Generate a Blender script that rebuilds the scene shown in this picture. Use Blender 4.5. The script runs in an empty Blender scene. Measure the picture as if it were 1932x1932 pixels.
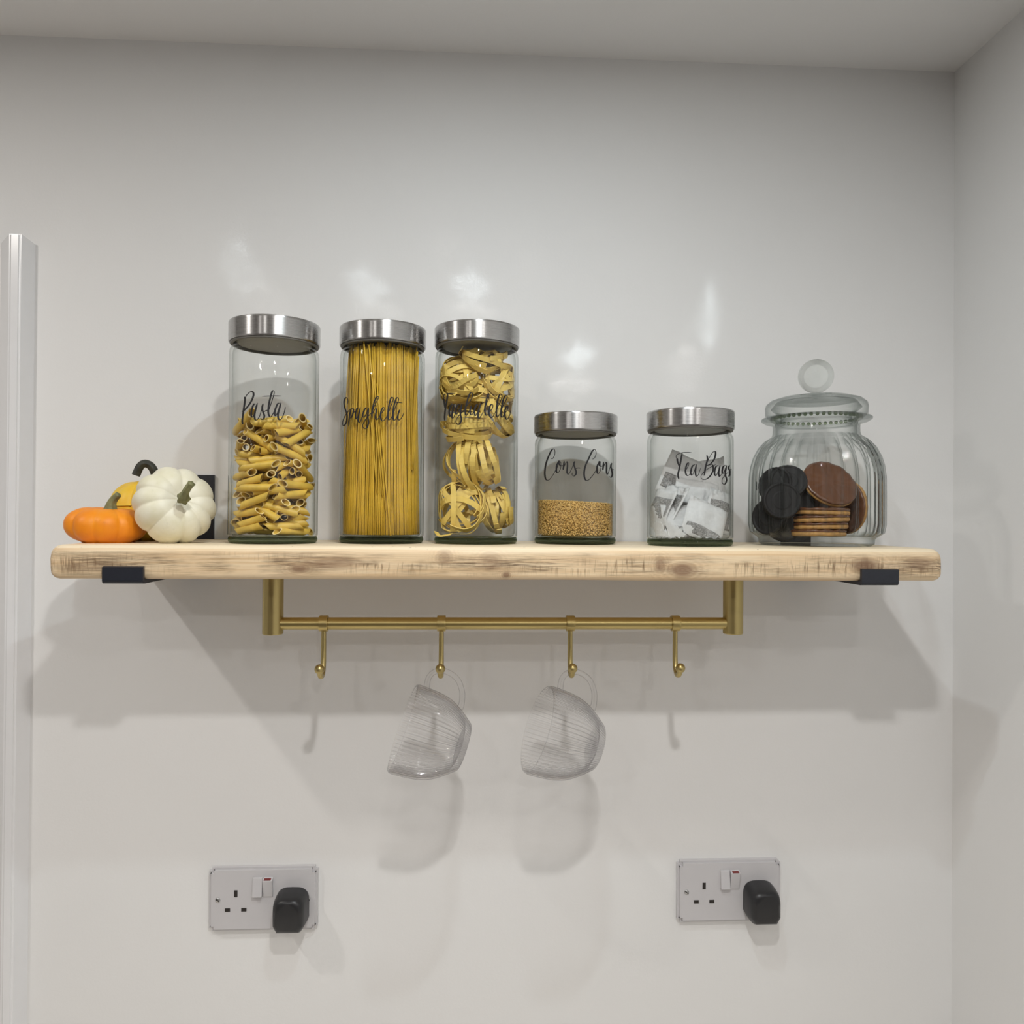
import bpy, bmesh, math, random
import numpy as np
from mathutils import Vector, Matrix, Euler, noise
random.seed(7)
PI = math.pi
C = bpy.context.scene.collection

# ------------------------------------------------------------------ camera
ZS = 1.62                                   # top of the shelf above the floor
EYE = Vector((0.0, -1.0798, ZS + 0.0335))
YAW, PITCH, ROLL, FPX = 0.0532, 0.0063, 0.0071, 1452.0
cy, sy, cp, sp = math.cos(YAW), math.sin(YAW), math.cos(PITCH), math.sin(PITCH)
FWD = Vector((sy * cp, cy * cp, sp))
_r = Vector((cy, -sy, 0)); _u = _r.cross(FWD)
RGT = math.cos(ROLL) * _r + math.sin(ROLL) * _u
UPV = -math.sin(ROLL) * _r + math.cos(ROLL) * _u
cam = bpy.data.cameras.new('camera')
cam.sensor_width = 36; cam.lens = 36 * FPX / 1932
cam.clip_start = 0.02; cam.clip_end = 50
camo = bpy.data.objects.new('camera', cam); C.objects.link(camo)
m = Matrix((RGT, UPV, -FWD)).transposed().to_4x4(); m.translation = EYE
camo.matrix_world = m
sc = bpy.context.scene
sc.camera = camo

# ------------------------------------------------------------------ world, lights, exposure
w = bpy.data.worlds.new('world'); sc.world = w; w.use_nodes = True
w.node_tree.nodes['Background'].inputs[0].default_value = (0.80, 0.78, 0.76, 1)
w.node_tree.nodes['Background'].inputs[1].default_value = 0.05
sc.view_settings.view_transform = 'Standard'
sc.view_settings.look = 'None'
sc.view_settings.gamma = 1.0
sc.view_settings.use_curve_mapping = False
sc.view_settings.exposure = 0.13
cyc = sc.cycles
cyc.max_bounces = 6; cyc.diffuse_bounces = 3; cyc.glossy_bounces = 3
cyc.use_adaptive_sampling = True; cyc.adaptive_threshold = 0.05
cyc.transmission_bounces = 8; cyc.transparent_max_bounces = 40
cyc.caustics_reflective = True; cyc.caustics_refractive = True
cyc.blur_glossy = 0.05
cyc.sample_clamp_indirect = 6.0
try:
    cyc.use_guiding = True; cyc.guiding_training_samples = 64
    cyc.use_denoising = True
    cyc.denoiser = 'OPENIMAGEDENOISE'
except Exception:
    pass

def disk_light(name, x, y, z, power, col, size=0.05):
    l = bpy.data.lights.new(name, 'AREA'); l.shape = 'DISK'; l.size = size
    l.energy = power; l.color = col
    o = bpy.data.objects.new(name, l); C.objects.link(o)
    o.location = (x, y, z)                   # area lights shine along -Z: straight down
    return o
CEIL = ZS + 0.685
LZ = CEIL - 0.012
disk_light('ceiling_and_fill_light', 0.07, -0.985, LZ, 6.2, (1.0, 0.98, 0.955), 0.05)
disk_light('ceiling_and_fill_light', 0.05, -0.61, LZ, 2.3, (0.84, 0.95, 1.0), 0.028)
disk_light('ceiling_and_fill_light', -0.98, -0.66, LZ, 4.2, (1.0, 0.955, 0.90), 0.05)
disk_light('ceiling_and_fill_light', -0.50, -1.58, LZ, 2.0, (1.0, 0.965, 0.925), 0.06)
disk_light('ceiling_and_fill_light', 0.45, -1.58, LZ, 2.0, (1.0, 0.97, 0.93), 0.06)
disk_light('ceiling_and_fill_light', -1.20, -2.5, LZ, 6.0, (1.0, 0.95, 0.91), 0.07)  # unseen fill lamp, added far behind the camera to even out the wall
disk_light('ceiling_and_fill_light', 0.35, -2.5, LZ, 6.0, (1.0, 0.96, 0.93), 0.07)  # second added fill lamp, also out of view in the room behind

# ------------------------------------------------------------------ helpers
def ray(px, py):
    return FWD + RGT * ((px - 966) / FPX) + UPV * ((966 - py) / FPX)
def at(px, py, y):                            # the point of the plane y = const seen at that spot
    d = ray(px, py); return EYE + d * ((y - EYE.y) / d.y)

def obj(name, me, mat=None, parent=None, smooth=True, loc=None):
    if isinstance(me, bmesh.types.BMesh):
        bm = me; me = bpy.data.meshes.new(name); bm.to_mesh(me); bm.free()
    o = bpy.data.objects.new(name, me); C.objects.link(o)
    if mat is not None and len(me.materials) == 0:
        me.materials.append(mat)
    if parent is not None: o.parent = parent
    if loc is not None: o.location = loc
    if smooth and len(me.polygons):
        me.polygons.foreach_set('use_smooth', [True] * len(me.polygons))
    return o
def sharp(o, deg=35):
    me = o.data
    bm = bmesh.new(); bm.from_mesh(me)
    for e in bm.edges:
        if len(e.link_faces) == 2 and e.calc_face_angle(0) > math.radians(deg): e.smooth = False
    bm.to_mesh(me); bm.free(); return o
def tag(o, label, cat, group=None, kind=None):
    o['label'] = label; o['category'] = cat
    if group: o['group'] = group
    if kind: o['kind'] = kind
    return o
def thing(name, loc, label, cat, group=None, rot=None):
    o = bpy.data.objects.new(name, None); C.objects.link(o)
    o.empty_display_size = 0.02
    o.location = loc
    if rot is not None: o.rotation_euler = rot
    return tag(o, label, cat, group)
def struct(name, me, mat, smooth=False):
    o = obj(name, me, mat, smooth=smooth); o['kind'] = 'structure'; return o
def pyd(verts, faces):
    me = bpy.data.meshes.new('m'); me.from_pydata([tuple(v) for v in verts], [], faces); me.update(); return me

def lathe(prof, n=96, rmod=None, closed=False):
    """revolve (r, z) pairs about Z; closed joins last to first"""
    vs, fs, rings = [], [], []
    q = []
    for i, p in enumerate(prof):                  # holding loops keep long straight runs flat under smooth shading
        q.append(p)
        if i + 1 < len(prof) or closed:
            b_ = prof[(i + 1) % len(prof)]; d_ = math.hypot(b_[0] - p[0], b_[1] - p[1])
            if d_ > 0.004:
                for f_ in (0.0007 / d_, 1 - 0.0007 / d_): q.append((p[0] + (b_[0] - p[0]) * f_, p[1] + (b_[1] - p[1]) * f_))
    prof = q
    for r, z in prof:
        if r < 1e-6:
            rings.append([len(vs)]); vs.append((0, 0, z))
        else:
            b = len(vs); rings.append(list(range(b, b + n)))
            for k in range(n):
                a = 2 * PI * k / n
                rr = rmod(a, r, z) if rmod else r
                vs.append((rr * math.cos(a), rr * math.sin(a), z))
    pairs = list(zip(rings, rings[1:]))
    if closed: pairs.append((rings[-1], rings[0]))
    for A, B in pairs:
        if len(A) == 1 and len(B) == 1: continue
        for k in range(n):
            j = (k + 1) % n
            if len(A) == 1: fs.append((A[0], B[j], B[k]))
            elif len(B) == 1: fs.append((A[k], A[j], B[0]))
            else: fs.append((A[k], A[j], B[j], B[k]))
    me = pyd(vs, fs)
    bm = bmesh.new(); bm.from_mesh(me); bmesh.ops.recalc_face_normals(bm, faces=bm.faces); bm.to_mesh(me); bm.free()
    return me
def crom(pts, k=8):
    """Catmull-Rom through pts (tuples of any size)"""
    P = [np.array(p, float) for p in pts]
    P = [2 * P[0] - P[1]] + P + [2 * P[-1] - P[-2]]
    out = []
    for i in range(1, len(P) - 2):
        a, b, c, d = P[i - 1:i + 3]
        for s in range(k):
            t = s / k
            out.append(0.5 * ((2 * b) + (-a + c) * t + (2 * a - 5 * b + 4 * c - d) * t * t + (-a + 3 * b - 3 * c + d) * t ** 3))
    out.append(P[-2]); return out
def tube(pts, rad, n=14, cap=True):
    P = [Vector(p) for p in pts]
    if not hasattr(rad, '__len__'): rad = [rad] * len(P)
    vs, fs = [], []
    up = Vector((0.123, 0.456, 0.8)).normalized(); prev = None
    for i, p in enumerate(P):
        t = (P[min(i + 1, len(P) - 1)] - P[max(i - 1, 0)]).normalized()
        a = up if prev is None else prev
        nx = (a - t * a.dot(t)).normalized(); prev = nx
        ny = t.cross(nx)
        for k in range(n):
            ang = 2 * PI * k / n
            vs.append(p + (nx * math.cos(ang) + ny * math.sin(ang)) * rad[i])
    for i in range(len(P) - 1):
        for k in range(n):
            j = (k + 1) % n
            fs.append((i * n + k, i * n + j, (i + 1) * n + j, (i + 1) * n + k))
    if cap:
        fs.append(tuple(reversed(range(n)))); fs.append(tuple(range((len(P) - 1) * n, len(P) * n)))
    return pyd(vs, fs)
def box_bm(x0, x1, y0, y1, z0, z1, bev=0.0, seg=3):
    bm = bmesh.new(); bmesh.ops.create_cube(bm, size=1)
    for v in bm.verts:
        v.co = Vector(((x0 + x1) / 2 + v.co.x * (x1 - x0), (y0 + y1) / 2 + v.co.y * (y1 - y0), (z0 + z1) / 2 + v.co.z * (z1 - z0)))
    if bev: bmesh.ops.bevel(bm, geom=bm.edges[:], offset=bev, segments=seg, affect='EDGES', profile=0.5)
    return bm
def sphere_bm(r, c=(0, 0, 0), u=24, v=16):
    bm = bmesh.new(); bmesh.ops.create_uvsphere(bm, u_segments=u, v_segments=v, radius=r)
    bmesh.ops.translate(bm, verts=bm.verts, vec=c); return bm
def prism(poly, axis, a, b, bev=0.0):
    """extrude a polygon: axis 'x' -> poly in (y,z); 'y' -> (x,z); 'z' -> (x,y)"""
    bm = bmesh.new()
    def P(p, t): return {'x': (t, p[0], p[1]), 'y': (p[0], t, p[1]), 'z': (p[0], p[1], t)}[axis]
    A = [bm.verts.new(P(p, a)) for p in poly]; B = [bm.verts.new(P(p, b)) for p in poly]
    bm.faces.new(A); bm.faces.new(list(reversed(B)))
    for i in range(len(poly)):
        j = (i + 1) % len(poly); bm.faces.new((A[i], B[i], B[j], A[j]))
    bmesh.ops.recalc_face_normals(bm, faces=bm.faces)
    if bev: bmesh.ops.bevel(bm, geom=bm.edges[:], offset=bev, segments=2, affect='EDGES')
    return bm

# ------------------------------------------------------------------ materials
class NT:
    def __init__(s, name):
        s.m = bpy.data.materials.new(name); s.m.use_nodes = True
        s.t = s.m.node_tree; s.t.nodes.clear()
        s.out = s.t.nodes.new('ShaderNodeOutputMaterial')
    def n(s, typ, **kw):
        nd = s.t.nodes.new('ShaderNode' + typ)
        for k, v in kw.items():
            if k.startswith('i_'): nd.inputs[k[2:].replace('_', ' ')].default_value = v
            else: setattr(nd, k, v)
        return nd
    def l(s, a, b): s.t.links.new(a, b); return s
    def val(s, x, sock):
        if isinstance(x, (int, float)): sock.default_value = x
        elif isinstance(x, tuple): sock.default_value = x if len(x) == 4 or sock.type == 'VECTOR' else x + (1,)
        else: s.t.links.new(x, sock)
    def math(s, op, a, b=0.0, c=None, clamp=False):
        nd = s.n('Math', operation=op); nd.use_clamp = clamp
        s.val(a, nd.inputs[0]); s.val(b, nd.inputs[1])
        if c is not None: s.val(c, nd.inputs[2])
        return nd.outputs[0]
    def mix(s, f, a, b, blend='MIX'):
        nd = s.n('Mix', data_type='RGBA', blend_type=blend)
        s.val(f, nd.inputs[0]); s.val(a, nd.inputs[6]); s.val(b, nd.inputs[7]); return nd.outputs[2]
    def ramp(s, f, stops):
        nd = s.n('ValToRGB'); e = nd.color_ramp.elements
        while len(e) < len(stops): e.new(0.5)
        for x, (p, c) in zip(e, stops): x.position = p; x.color = c if len(c) == 4 else tuple(c) + (1,)
        s.l(f, nd.inputs[0]); return nd.outputs[0]
    def noise(s, vec, scale=5, detail=4, rough=0.5, dist=0.0):
        nd = s.n('TexNoise'); nd.inputs['Scale'].default_value = scale; nd.inputs['Detail'].default_value = detail
        nd.inputs['Roughness'].default_value = rough; nd.inputs['Distortion'].default_value = dist
        if vec is not None: s.l(vec, nd.inputs['Vector'])
        return nd.outputs['Fac']
    def coords(s, kind='Object', scale=(1, 1, 1), loc=(0, 0, 0), rot=(0, 0, 0)):
        tc = s.n('TexCoord'); mp = s.n('Mapping')
        mp.inputs['Scale'].default_value = scale; mp.inputs['Location'].default_value = loc; mp.inputs['Rotation'].default_value = rot
        s.l(tc.outputs[kind], mp.inputs[0]); return mp.outputs[0]
    def bump(s, h, strength=0.2, dist=0.001):
        b = s.n('Bump'); b.inputs['Strength'].default_value = strength; b.inputs['Distance'].default_value = dist
        s.l(h, b.inputs['Height']); return b.outputs[0]
    def bsdf(s, col, rough=0.5, metal=0.0, normal=None, **kw):
        p = s.n('BsdfPrincipled')
        s.val(col, p.inputs['Base Color']); s.val(rough, p.inputs['Roughness']); p.inputs['Metallic'].default_value = metal
        if normal is not None: s.l(normal, p.inputs['Normal'])
        for k, v in kw.items(): p.inputs[k.replace('_', ' ')].default_value = v
        s.l(p.outputs[0], s.out.inputs[0]); return p

def plain(name, col, rough=0.5, metal=0.0, var=0.0, scale=40, bump=0.0, **kw):
    t = NT(name); c = t.coords()
    nf = t.noise(c, scale, 4, 0.6)
    d = tuple(max(0, x * (1 - var)) for x in col); b = tuple(min(1, x * (1 + var)) for x in col)
    colr = t.ramp(nf, [(0.3, d), (0.7, b)])
    nm = t.bump(nf, bump, 0.001) if bump else None
    t.bsdf(colr, rough, metal, nm, **kw); return t.m

def wall_mat(name, col):
    t = NT(name); c = t.coords()
    fine = t.noise(c, 260, 3, 0.6); big = t.noise(c, 3.0, 3, 0.5)
    cc = t.ramp(big, [(0.3, tuple(x * 0.985 for x in col)), (0.7, tuple(min(1, x * 1.015) for x in col))])
    t.bsdf(cc, 0.62, 0, t.bump(fine, 0.10, 0.0012)); return t.m

def thin_glass(name, body=(0.975, 0.985, 0.98), edge=(0.42, 0.47, 0.44), power=3.0, rough=0.0, spec=0.05, noisy=0.0):
    """clear glass wall: passes light straight, reflects by angle, absorbs more where the path through it is long"""
    t = NT(name)
    lw = t.n('LayerWeight'); lw.inputs['Blend'].default_value = 0.5
    fac = lw.outputs['Facing']
    tr = t.n('BsdfTransparent'); gl = t.n('BsdfGlossy')
    gl.inputs['Roughness'].default_value = rough
    if noisy:
        nm = t.bump(t.noise(t.coords(), 28, 2, 0.5), noisy, 0.004); t.l(nm, lw.inputs['Normal']); t.l(nm, gl.inputs['Normal'])
    t.l(t.mix(t.math('POWER', fac, power), body, edge), tr.inputs[0])
    gl.inputs[0].default_value = (1, 1, 1, 1)
    fr = t.math('MULTIPLY_ADD', t.math('POWER', fac, 4.5), 0.75, spec, clamp=True)
    mx = t.n('MixShader'); t.l(fr, mx.inputs[0]); t.l(tr.outputs[0], mx.inputs[1]); t.l(gl.outputs[0], mx.inputs[2])
    t.l(mx.outputs[0], t.out.inputs[0]); return t.m

def thick_glass(name, col):
    t = NT(name); g = t.n('BsdfGlass'); g.inputs[0].default_value = col + (1,); g.inputs['IOR'].default_value = 1.48
    g.inputs['Roughness'].default_value = 0.02
    tr = t.n('BsdfTransparent'); tr.inputs[0].default_value = col + (1,)
    mx = t.n('MixShader'); mx.inputs[0].default_value = 0.3
    t.l(g.outputs[0], mx.inputs[1]); t.l(tr.outputs[0], mx.inputs[2]); t.l(mx.outputs[0], t.out.inputs[0]); return t.m

def brushed(name, col, rough=0.28, aniso=0.75, axis='Z', fine=900, rad=True):
    t = NT(name)
    tg = t.n('Tangent', direction_type='RADIAL', axis=axis)
    c = t.coords(scale=(6, 6, fine) if axis == 'Z' else (fine, 6, 6))
    nf = t.noise(c, 3, 2, 0.6)
    r = t.math('MULTIPLY_ADD', nf, 0.14, rough - 0.07)
    p = t.bsdf(t.mix(t.math('MULTIPLY', nf, 0.15), col, tuple(x * 0.8 for x in col)), r, 1.0)
    p.inputs['Anisotropic'].default_value = aniso; p.inputs['Anisotropic Rotation'].default_value = 0.25
    t.l(tg.outputs[0], p.inputs['Tangent']); return t.m

M = {}
M['wall'] = wall_mat('painted_wall', (0.805, 0.80, 0.79))
M['dark_wall'] = wall_mat('dark_painted_wall', (0.16, 0.14, 0.125))
M['ceiling'] = wall_mat('painted_ceiling', (0.86, 0.85, 0.84))
M['floor'] = plain('floor_boards', (0.34, 0.32, 0.30), 0.5, var=0.1)
M['worktop'] = plain('pale_worktop', (0.80, 0.75, 0.69), 0.18, var=0.03)
M['trim'] = plain('gloss_white_trim', (0.80, 0.80, 0.81), 0.25, var=0.01)
M['glass'] = thin_glass('clear_jar_glass', (0.985, 0.990, 0.986), (0.44, 0.48, 0.45), 4.0, 0.0, 0.016, noisy=0.10)
M['rib_glass'] = thin_glass('ribbed_jar_glass', (0.988, 0.993, 0.990), (0.20, 0.25, 0.23), 2.5, 0.015, 0.012)
M['cup_glass'] = thin_glass('clear_cup_glass', (0.994, 0.994, 0.996), (0.36, 0.35, 0.37), 2.9, 0.045, 0.055)
M['base_glass'] = thick_glass('green_thick_glass', (0.62, 0.68, 0.56))
M['solid_glass'] = thick_glass('solid_clear_glass', (0.96, 0.975, 0.965))
M['steel'] = brushed('brushed_steel', (0.47, 0.465, 0.46), 0.27, 0.8)
M['steel_top'] = brushed('brushed_steel_top', (0.74, 0.74, 0.74), 0.11, 0.3)
M['seal'] = plain('grey_seal', (0.16, 0.155, 0.14), 0.5)
M['liner'] = plain('lid_liner', (0.30, 0.30, 0.28), 0.55)
M['brass'] = brushed('brushed_brass', (0.50, 0.40, 0.175), 0.36, 0.5)
M['brass_bar'] = brushed('brushed_brass_bar', (0.53, 0.42, 0.18), 0.38, 0.4, axis='X')
M['ink'] = plain('black_vinyl', (0.006, 0.005, 0.007), 0.7)
M['black_metal'] = plain('black_powder_coat', (0.012, 0.014, 0.022), 0.42, var=0.1, scale=300)
M['penne'] = plain('penne_pasta', (0.72, 0.48, 0.08), 0.45, var=0.14, scale=70)
M['penne_cut'] = plain('penne_cut_end', (0.88, 0.70, 0.34), 0.55, var=0.05, scale=70)
M['spaghetti'] = plain('spaghetti_pasta', (0.66, 0.41, 0.035), 0.4, var=0.12, scale=60)
M['tagliatelle'] = plain('tagliatelle_pasta', (0.78, 0.56, 0.14), 0.5, var=0.12, scale=60, bump=0.1)
M['couscous'] = plain('couscous_grain', (0.60, 0.38, 0.12), 0.55, var=0.35, scale=500)
M['dark_cookie'] = plain('dark_cocoa_wafer', (0.005, 0.004, 0.004), 0.7, var=0.3, scale=200, bump=0.3)
M['chocolate'] = plain('milk_chocolate', (0.115, 0.044, 0.018), 0.25, var=0.15, scale=60, bump=0.25)
M['biscuit'] = plain('golden_biscuit', (0.45, 0.24, 0.07), 0.6, var=0.25, scale=150, bump=0.4)
M['plastic'] = plain('white_socket_plastic', (0.57, 0.555, 0.565), 0.3, var=0.01)
M['black_plastic'] = plain('black_plug_plastic', (0.014, 0.014, 0.016), 0.38, var=0.1)
M['slot'] = plain('socket_slot_dark', (0.02, 0.015, 0.012), 0.7)
M['red'] = plain('red_indicator', (0.16, 0.012, 0.01), 0.4)
M['screw'] = plain('screw_metal', (0.5, 0.5, 0.5), 0.3, 1.0)
def paper_mat():
    t = NT('tea_bag_paper'); c = t.coords()
    f = t.noise(c, 250, 4, 0.7)
    col = t.ramp(f, [(0.3, (0.80, 0.80, 0.80)), (0.7, (0.92, 0.92, 0.92))])
    d = t.n('BsdfDiffuse'); t.l(col, d.inputs[0]); tl = t.n('BsdfTranslucent'); t.l(col, tl.inputs[0])
    nm = t.bump(t.noise(c, 60, 3, 0.6), 0.5, 0.002); t.l(nm, d.inputs['Normal'])
    tr = t.n('BsdfTransparent')
    a = t.n('MixShader'); a.inputs[0].default_value = 0.3; t.l(d.outputs[0], a.inputs[1]); t.l(tl.outputs[0], a.inputs[2])
    b = t.n('MixShader'); b.inputs[0].default_value = 0.12; t.l(a.outputs[0], b.inputs[1]); t.l(tr.outputs[0], b.inputs[2])
    t.l(b.outputs[0], t.out.inputs[0]); return t.m
M['paper'] = paper_mat()
M['tea'] = plain('tea_leaves', (0.27, 0.265, 0.26), 0.8, var=0.6, scale=500, bump=0.6)
def skin(name, c1, c2, c3, scale=22):
    t = NT(name); c = t.coords()
    a = t.noise(c, scale, 5, 0.62); b = t.noise(c, scale * 6, 4, 0.6)
    col = t.ramp(a, [(0.25, c1), (0.5, c2), (0.75, c3)])
    col = t.mix(t.ramp(b, [(0.62, (0, 0, 0)), (0.75, (0.35, 0.35, 0.35))]), col, tuple(x * 0.72 for x in c2))
    t.bsdf(col, 0.5, 0, t.bump(b, 0.12, 0.001)); return t.m
M['pump_orange'] = skin('orange_pumpkin_skin', (0.76, 0.20, 0.002), (0.85, 0.26, 0.003), (0.90, 0.33, 0.006))
M['pump_white'] = skin('white_pumpkin_skin', (0.70, 0.66, 0.44), (0.80, 0.76, 0.60), (0.86, 0.83, 0.70))
M['pump_yellow'] = skin('yellow_pumpkin_skin', (0.78, 0.42, 0.02), (0.82, 0.54, 0.04), (0.72, 0.55, 0.06))
M['stem'] = plain('green_stem', (0.20, 0.20, 0.09), 0.65, var=0.4, scale=90, bump=0.5)
M['stem_dark'] = plain('dark_dry_stem', (0.035, 0.035, 0.026), 0.6, var=0.6, scale=90, bump=0.5)

def wood_mat():
    t = NT('scaffold_board_pine')
    warp = t.noise(t.coords(scale=(3, 8, 14)), 1.0, 3, 0.5)
    tc = t.coords()
    sep = t.n('SeparateXYZ'); t.l(tc, sep.inputs[0]); X, Y, Z = sep.outputs
    # knots: (x, z, half length, half height, darkness); rings bend the grain round them
    def knot(x0, z0, a, b):
        dx = t.math('DIVIDE', t.math('SUBTRACT', X, x0), a); dz = t.math('DIVIDE', t.math('SUBTRACT', Z, z0), b)
        return t.math('SQRT', t.math('ADD', t.math('MULTIPLY', dx, dx), t.math('MULTIPLY', dz, dz)))
    front = t.math('LESS_THAN', Y, -0.2195)
    g1 = t.noise(t.coords(scale=(1.6, 46, 60)), 3.0, 5, 0.6, 0.6)
    g2 = t.noise(t.coords(scale=(4, 320, 320)), 2.2, 3, 0.6)
    col = t.ramp(g1, [(0.28, (0.66, 0.45, 0.24)), (0.45, (0.80, 0.60, 0.37)), (0.62, (0.86, 0.69, 0.46)), (0.8, (0.72, 0.50, 0.29))])
    col = t.mix(t.math('MULTIPLY', g2, 0.26), col, (0.50, 0.33, 0.19))
    # weathered scuffs, saw marks and stains on the sawn front face
    st = t.noise(t.coords(scale=(7, 30, 22), loc=(1.3, 0, 0)), 2.0, 3, 0.6)
    fib = t.noise(t.coords(scale=(10, 200, 330), rot=(0, 0.05, 0)), 2.4, 4, 0.7)
    saw = t.noise(t.coords(scale=(420, 100, 40), rot=(0, 0.5, 0)), 1.0, 2, 0.6)
    midband = t.math('SUBTRACT', 1.0, t.math('MULTIPLY', t.math('ABSOLUTE', t.math('ADD', Z, 0.0200)), 68.0), clamp=True)
    stain = t.math('MULTIPLY', t.ramp(st, [(0.42, (0, 0, 0)), (0.60, (1, 1, 1))]), t.ramp(fib, [(0.40, (0, 0, 0)), (0.60, (1, 1, 1))]))
    stain = t.math('MULTIPLY', t.math('MULTIPLY', stain, front), t.math('POWER', midband, 0.5), clamp=True)
    col = t.mix(stain, col, (0.15, 0.095, 0.05))
    sawm = t.math('MULTIPLY', t.math('MULTIPLY', t.ramp(saw, [(0.52, (0, 0, 0)), (0.64, (1, 1, 1))]), front),
                  t.math('MULTIPLY', t.ramp(t.noise(t.coords(scale=(4, 4, 25), loc=(0.4, 0, 0)), 2, 2), [(0.48, (0, 0, 0)), (0.62, (1, 1, 1))]), t.math('MULTIPLY', midband, 0.9)), clamp=True)
    col = t.mix(sawm, col, (0.20, 0.12, 0.06))
    for x0, z0, a, b, dk in KNOTS:
        d = t.math('ADD', knot(x0, z0, a, b), t.math('MULTIPLY', t.math('SUBTRACT', fib, 0.5), 0.9))
        ringw = t.math('SINE', t.math('MULTIPLY', d, 16.0))
        halo = t.math('MULTIPLY', t.math('SUBTRACT', 1.0, t.math('MULTIPLY', d, 0.42), clamp=True), t.math('MULTIPLY', front, 0.42 * dk))
        col = t.mix(t.math('MULTIPLY', halo, t.math('MULTIPLY_ADD', ringw, 0.5, 0.5)), col, (0.30, 0.16, 0.08))
        core = t.math('MULTIPLY', t.math('SUBTRACT', 1.6, t.math('MULTIPLY', d, 1.5), clamp=True), t.math('MULTIPLY', front, 0.75 * dk))
        col = t.mix(core, col, (0.19, 0.10, 0.055))
    # the top is mixed paler, with pin holes
    pin = t.noise(t.coords(scale=(60, 220, 1)), 1.6, 2, 0.5)
    top = t.math('GREATER_THAN', Z, -0.0035)
    col = t.mix(t.math('MULTIPLY', top, 0.55), col, (0.92, 0.82, 0.62))
    col = t.mix(t.math('MULTIPLY', t.ramp(pin, [(0.70, (0, 0, 0)), (0.74, (1, 1, 1))]), t.math('MULTIPLY', top, 0.8)), col, (0.10, 0.06, 0.03))
    t.bsdf(col, 0.48, 0, t.bump(t.math('ADD', g2, fib), 0.18, 0.001)); return t.m

# ------------------------------------------------------------------ the setting
XR, XL, YF = 0.698, -2.4, -3.2
def quad(name, pts, mat): return struct(name, pyd(pts, [(0, 1, 2, 3)]), mat)
quad('wall_back', [(XL, 0, 0), (XR, 0, 0), (XR, 0, CEIL), (XL, 0, CEIL)], M['wall'])
quad('wall_right', [(XR, 0, 0), (XR, YF, 0), (XR, YF, CEIL), (XR, 0, CEIL)], M['wall'])
quad('wall_left', [(XL, YF, 0), (XL, 0, 0), (XL, 0, CEIL), (XL, YF, CEIL)], M['wall'])
quad('ceiling', [(XL, 0, CEIL), (XR, 0, CEIL), (XR, YF, CEIL), (XL, YF, CEIL)], M['ceiling'])
quad('floor', [(XL, YF, 0), (XR, YF, 0), (XR, 0, 0), (XL, 0, 0)], M['floor'])
quad('wall_front', [(XR, YF, 0), (XL, YF, 0), (XL, YF, CEIL), (XR, YF, CEIL)], M['dark_wall'])
bm = box_bm(-1.6, XR - .001, -0.62, -0.001, 0.86, 0.90, 0.003)          # kitchen run under the sockets, just below the view
struct('worktop', bm, M['worktop'])
struct('base_units', box_bm(-1.6, XR - .001, -0.58, -0.001, 0.0, 0.859), M['wall'])
# boxed trim running down the left of the wall, its top end cut to a low hip
zt = at(34, 440, -0.02).z
base = [(-0.641, 0.0), (-0.6175, -0.021), (-0.6040, -0.021), (-0.5955, 0.0)]
vs = [(x, y, 0.9002) for x, y in base] + [(x, y, zt - (0.008 if y == 0 else 0)) for x, y in base]
bm = bmesh.new(); bm.from_mesh(pyd(vs, [(0, 1, 5, 4), (1, 2, 6, 5), (2, 3, 7, 6), (4, 5, 6, 7), (0, 3, 2, 1), (3, 0, 4, 7)]))
bmesh.ops.bevel(bm, geom=[e for e in bm.edges if all(v.co.y < -0.01 for v in e.verts)], offset=0.0022, segments=3, affect='EDGES')
struct('trim_1', bm, M['trim'])

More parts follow.
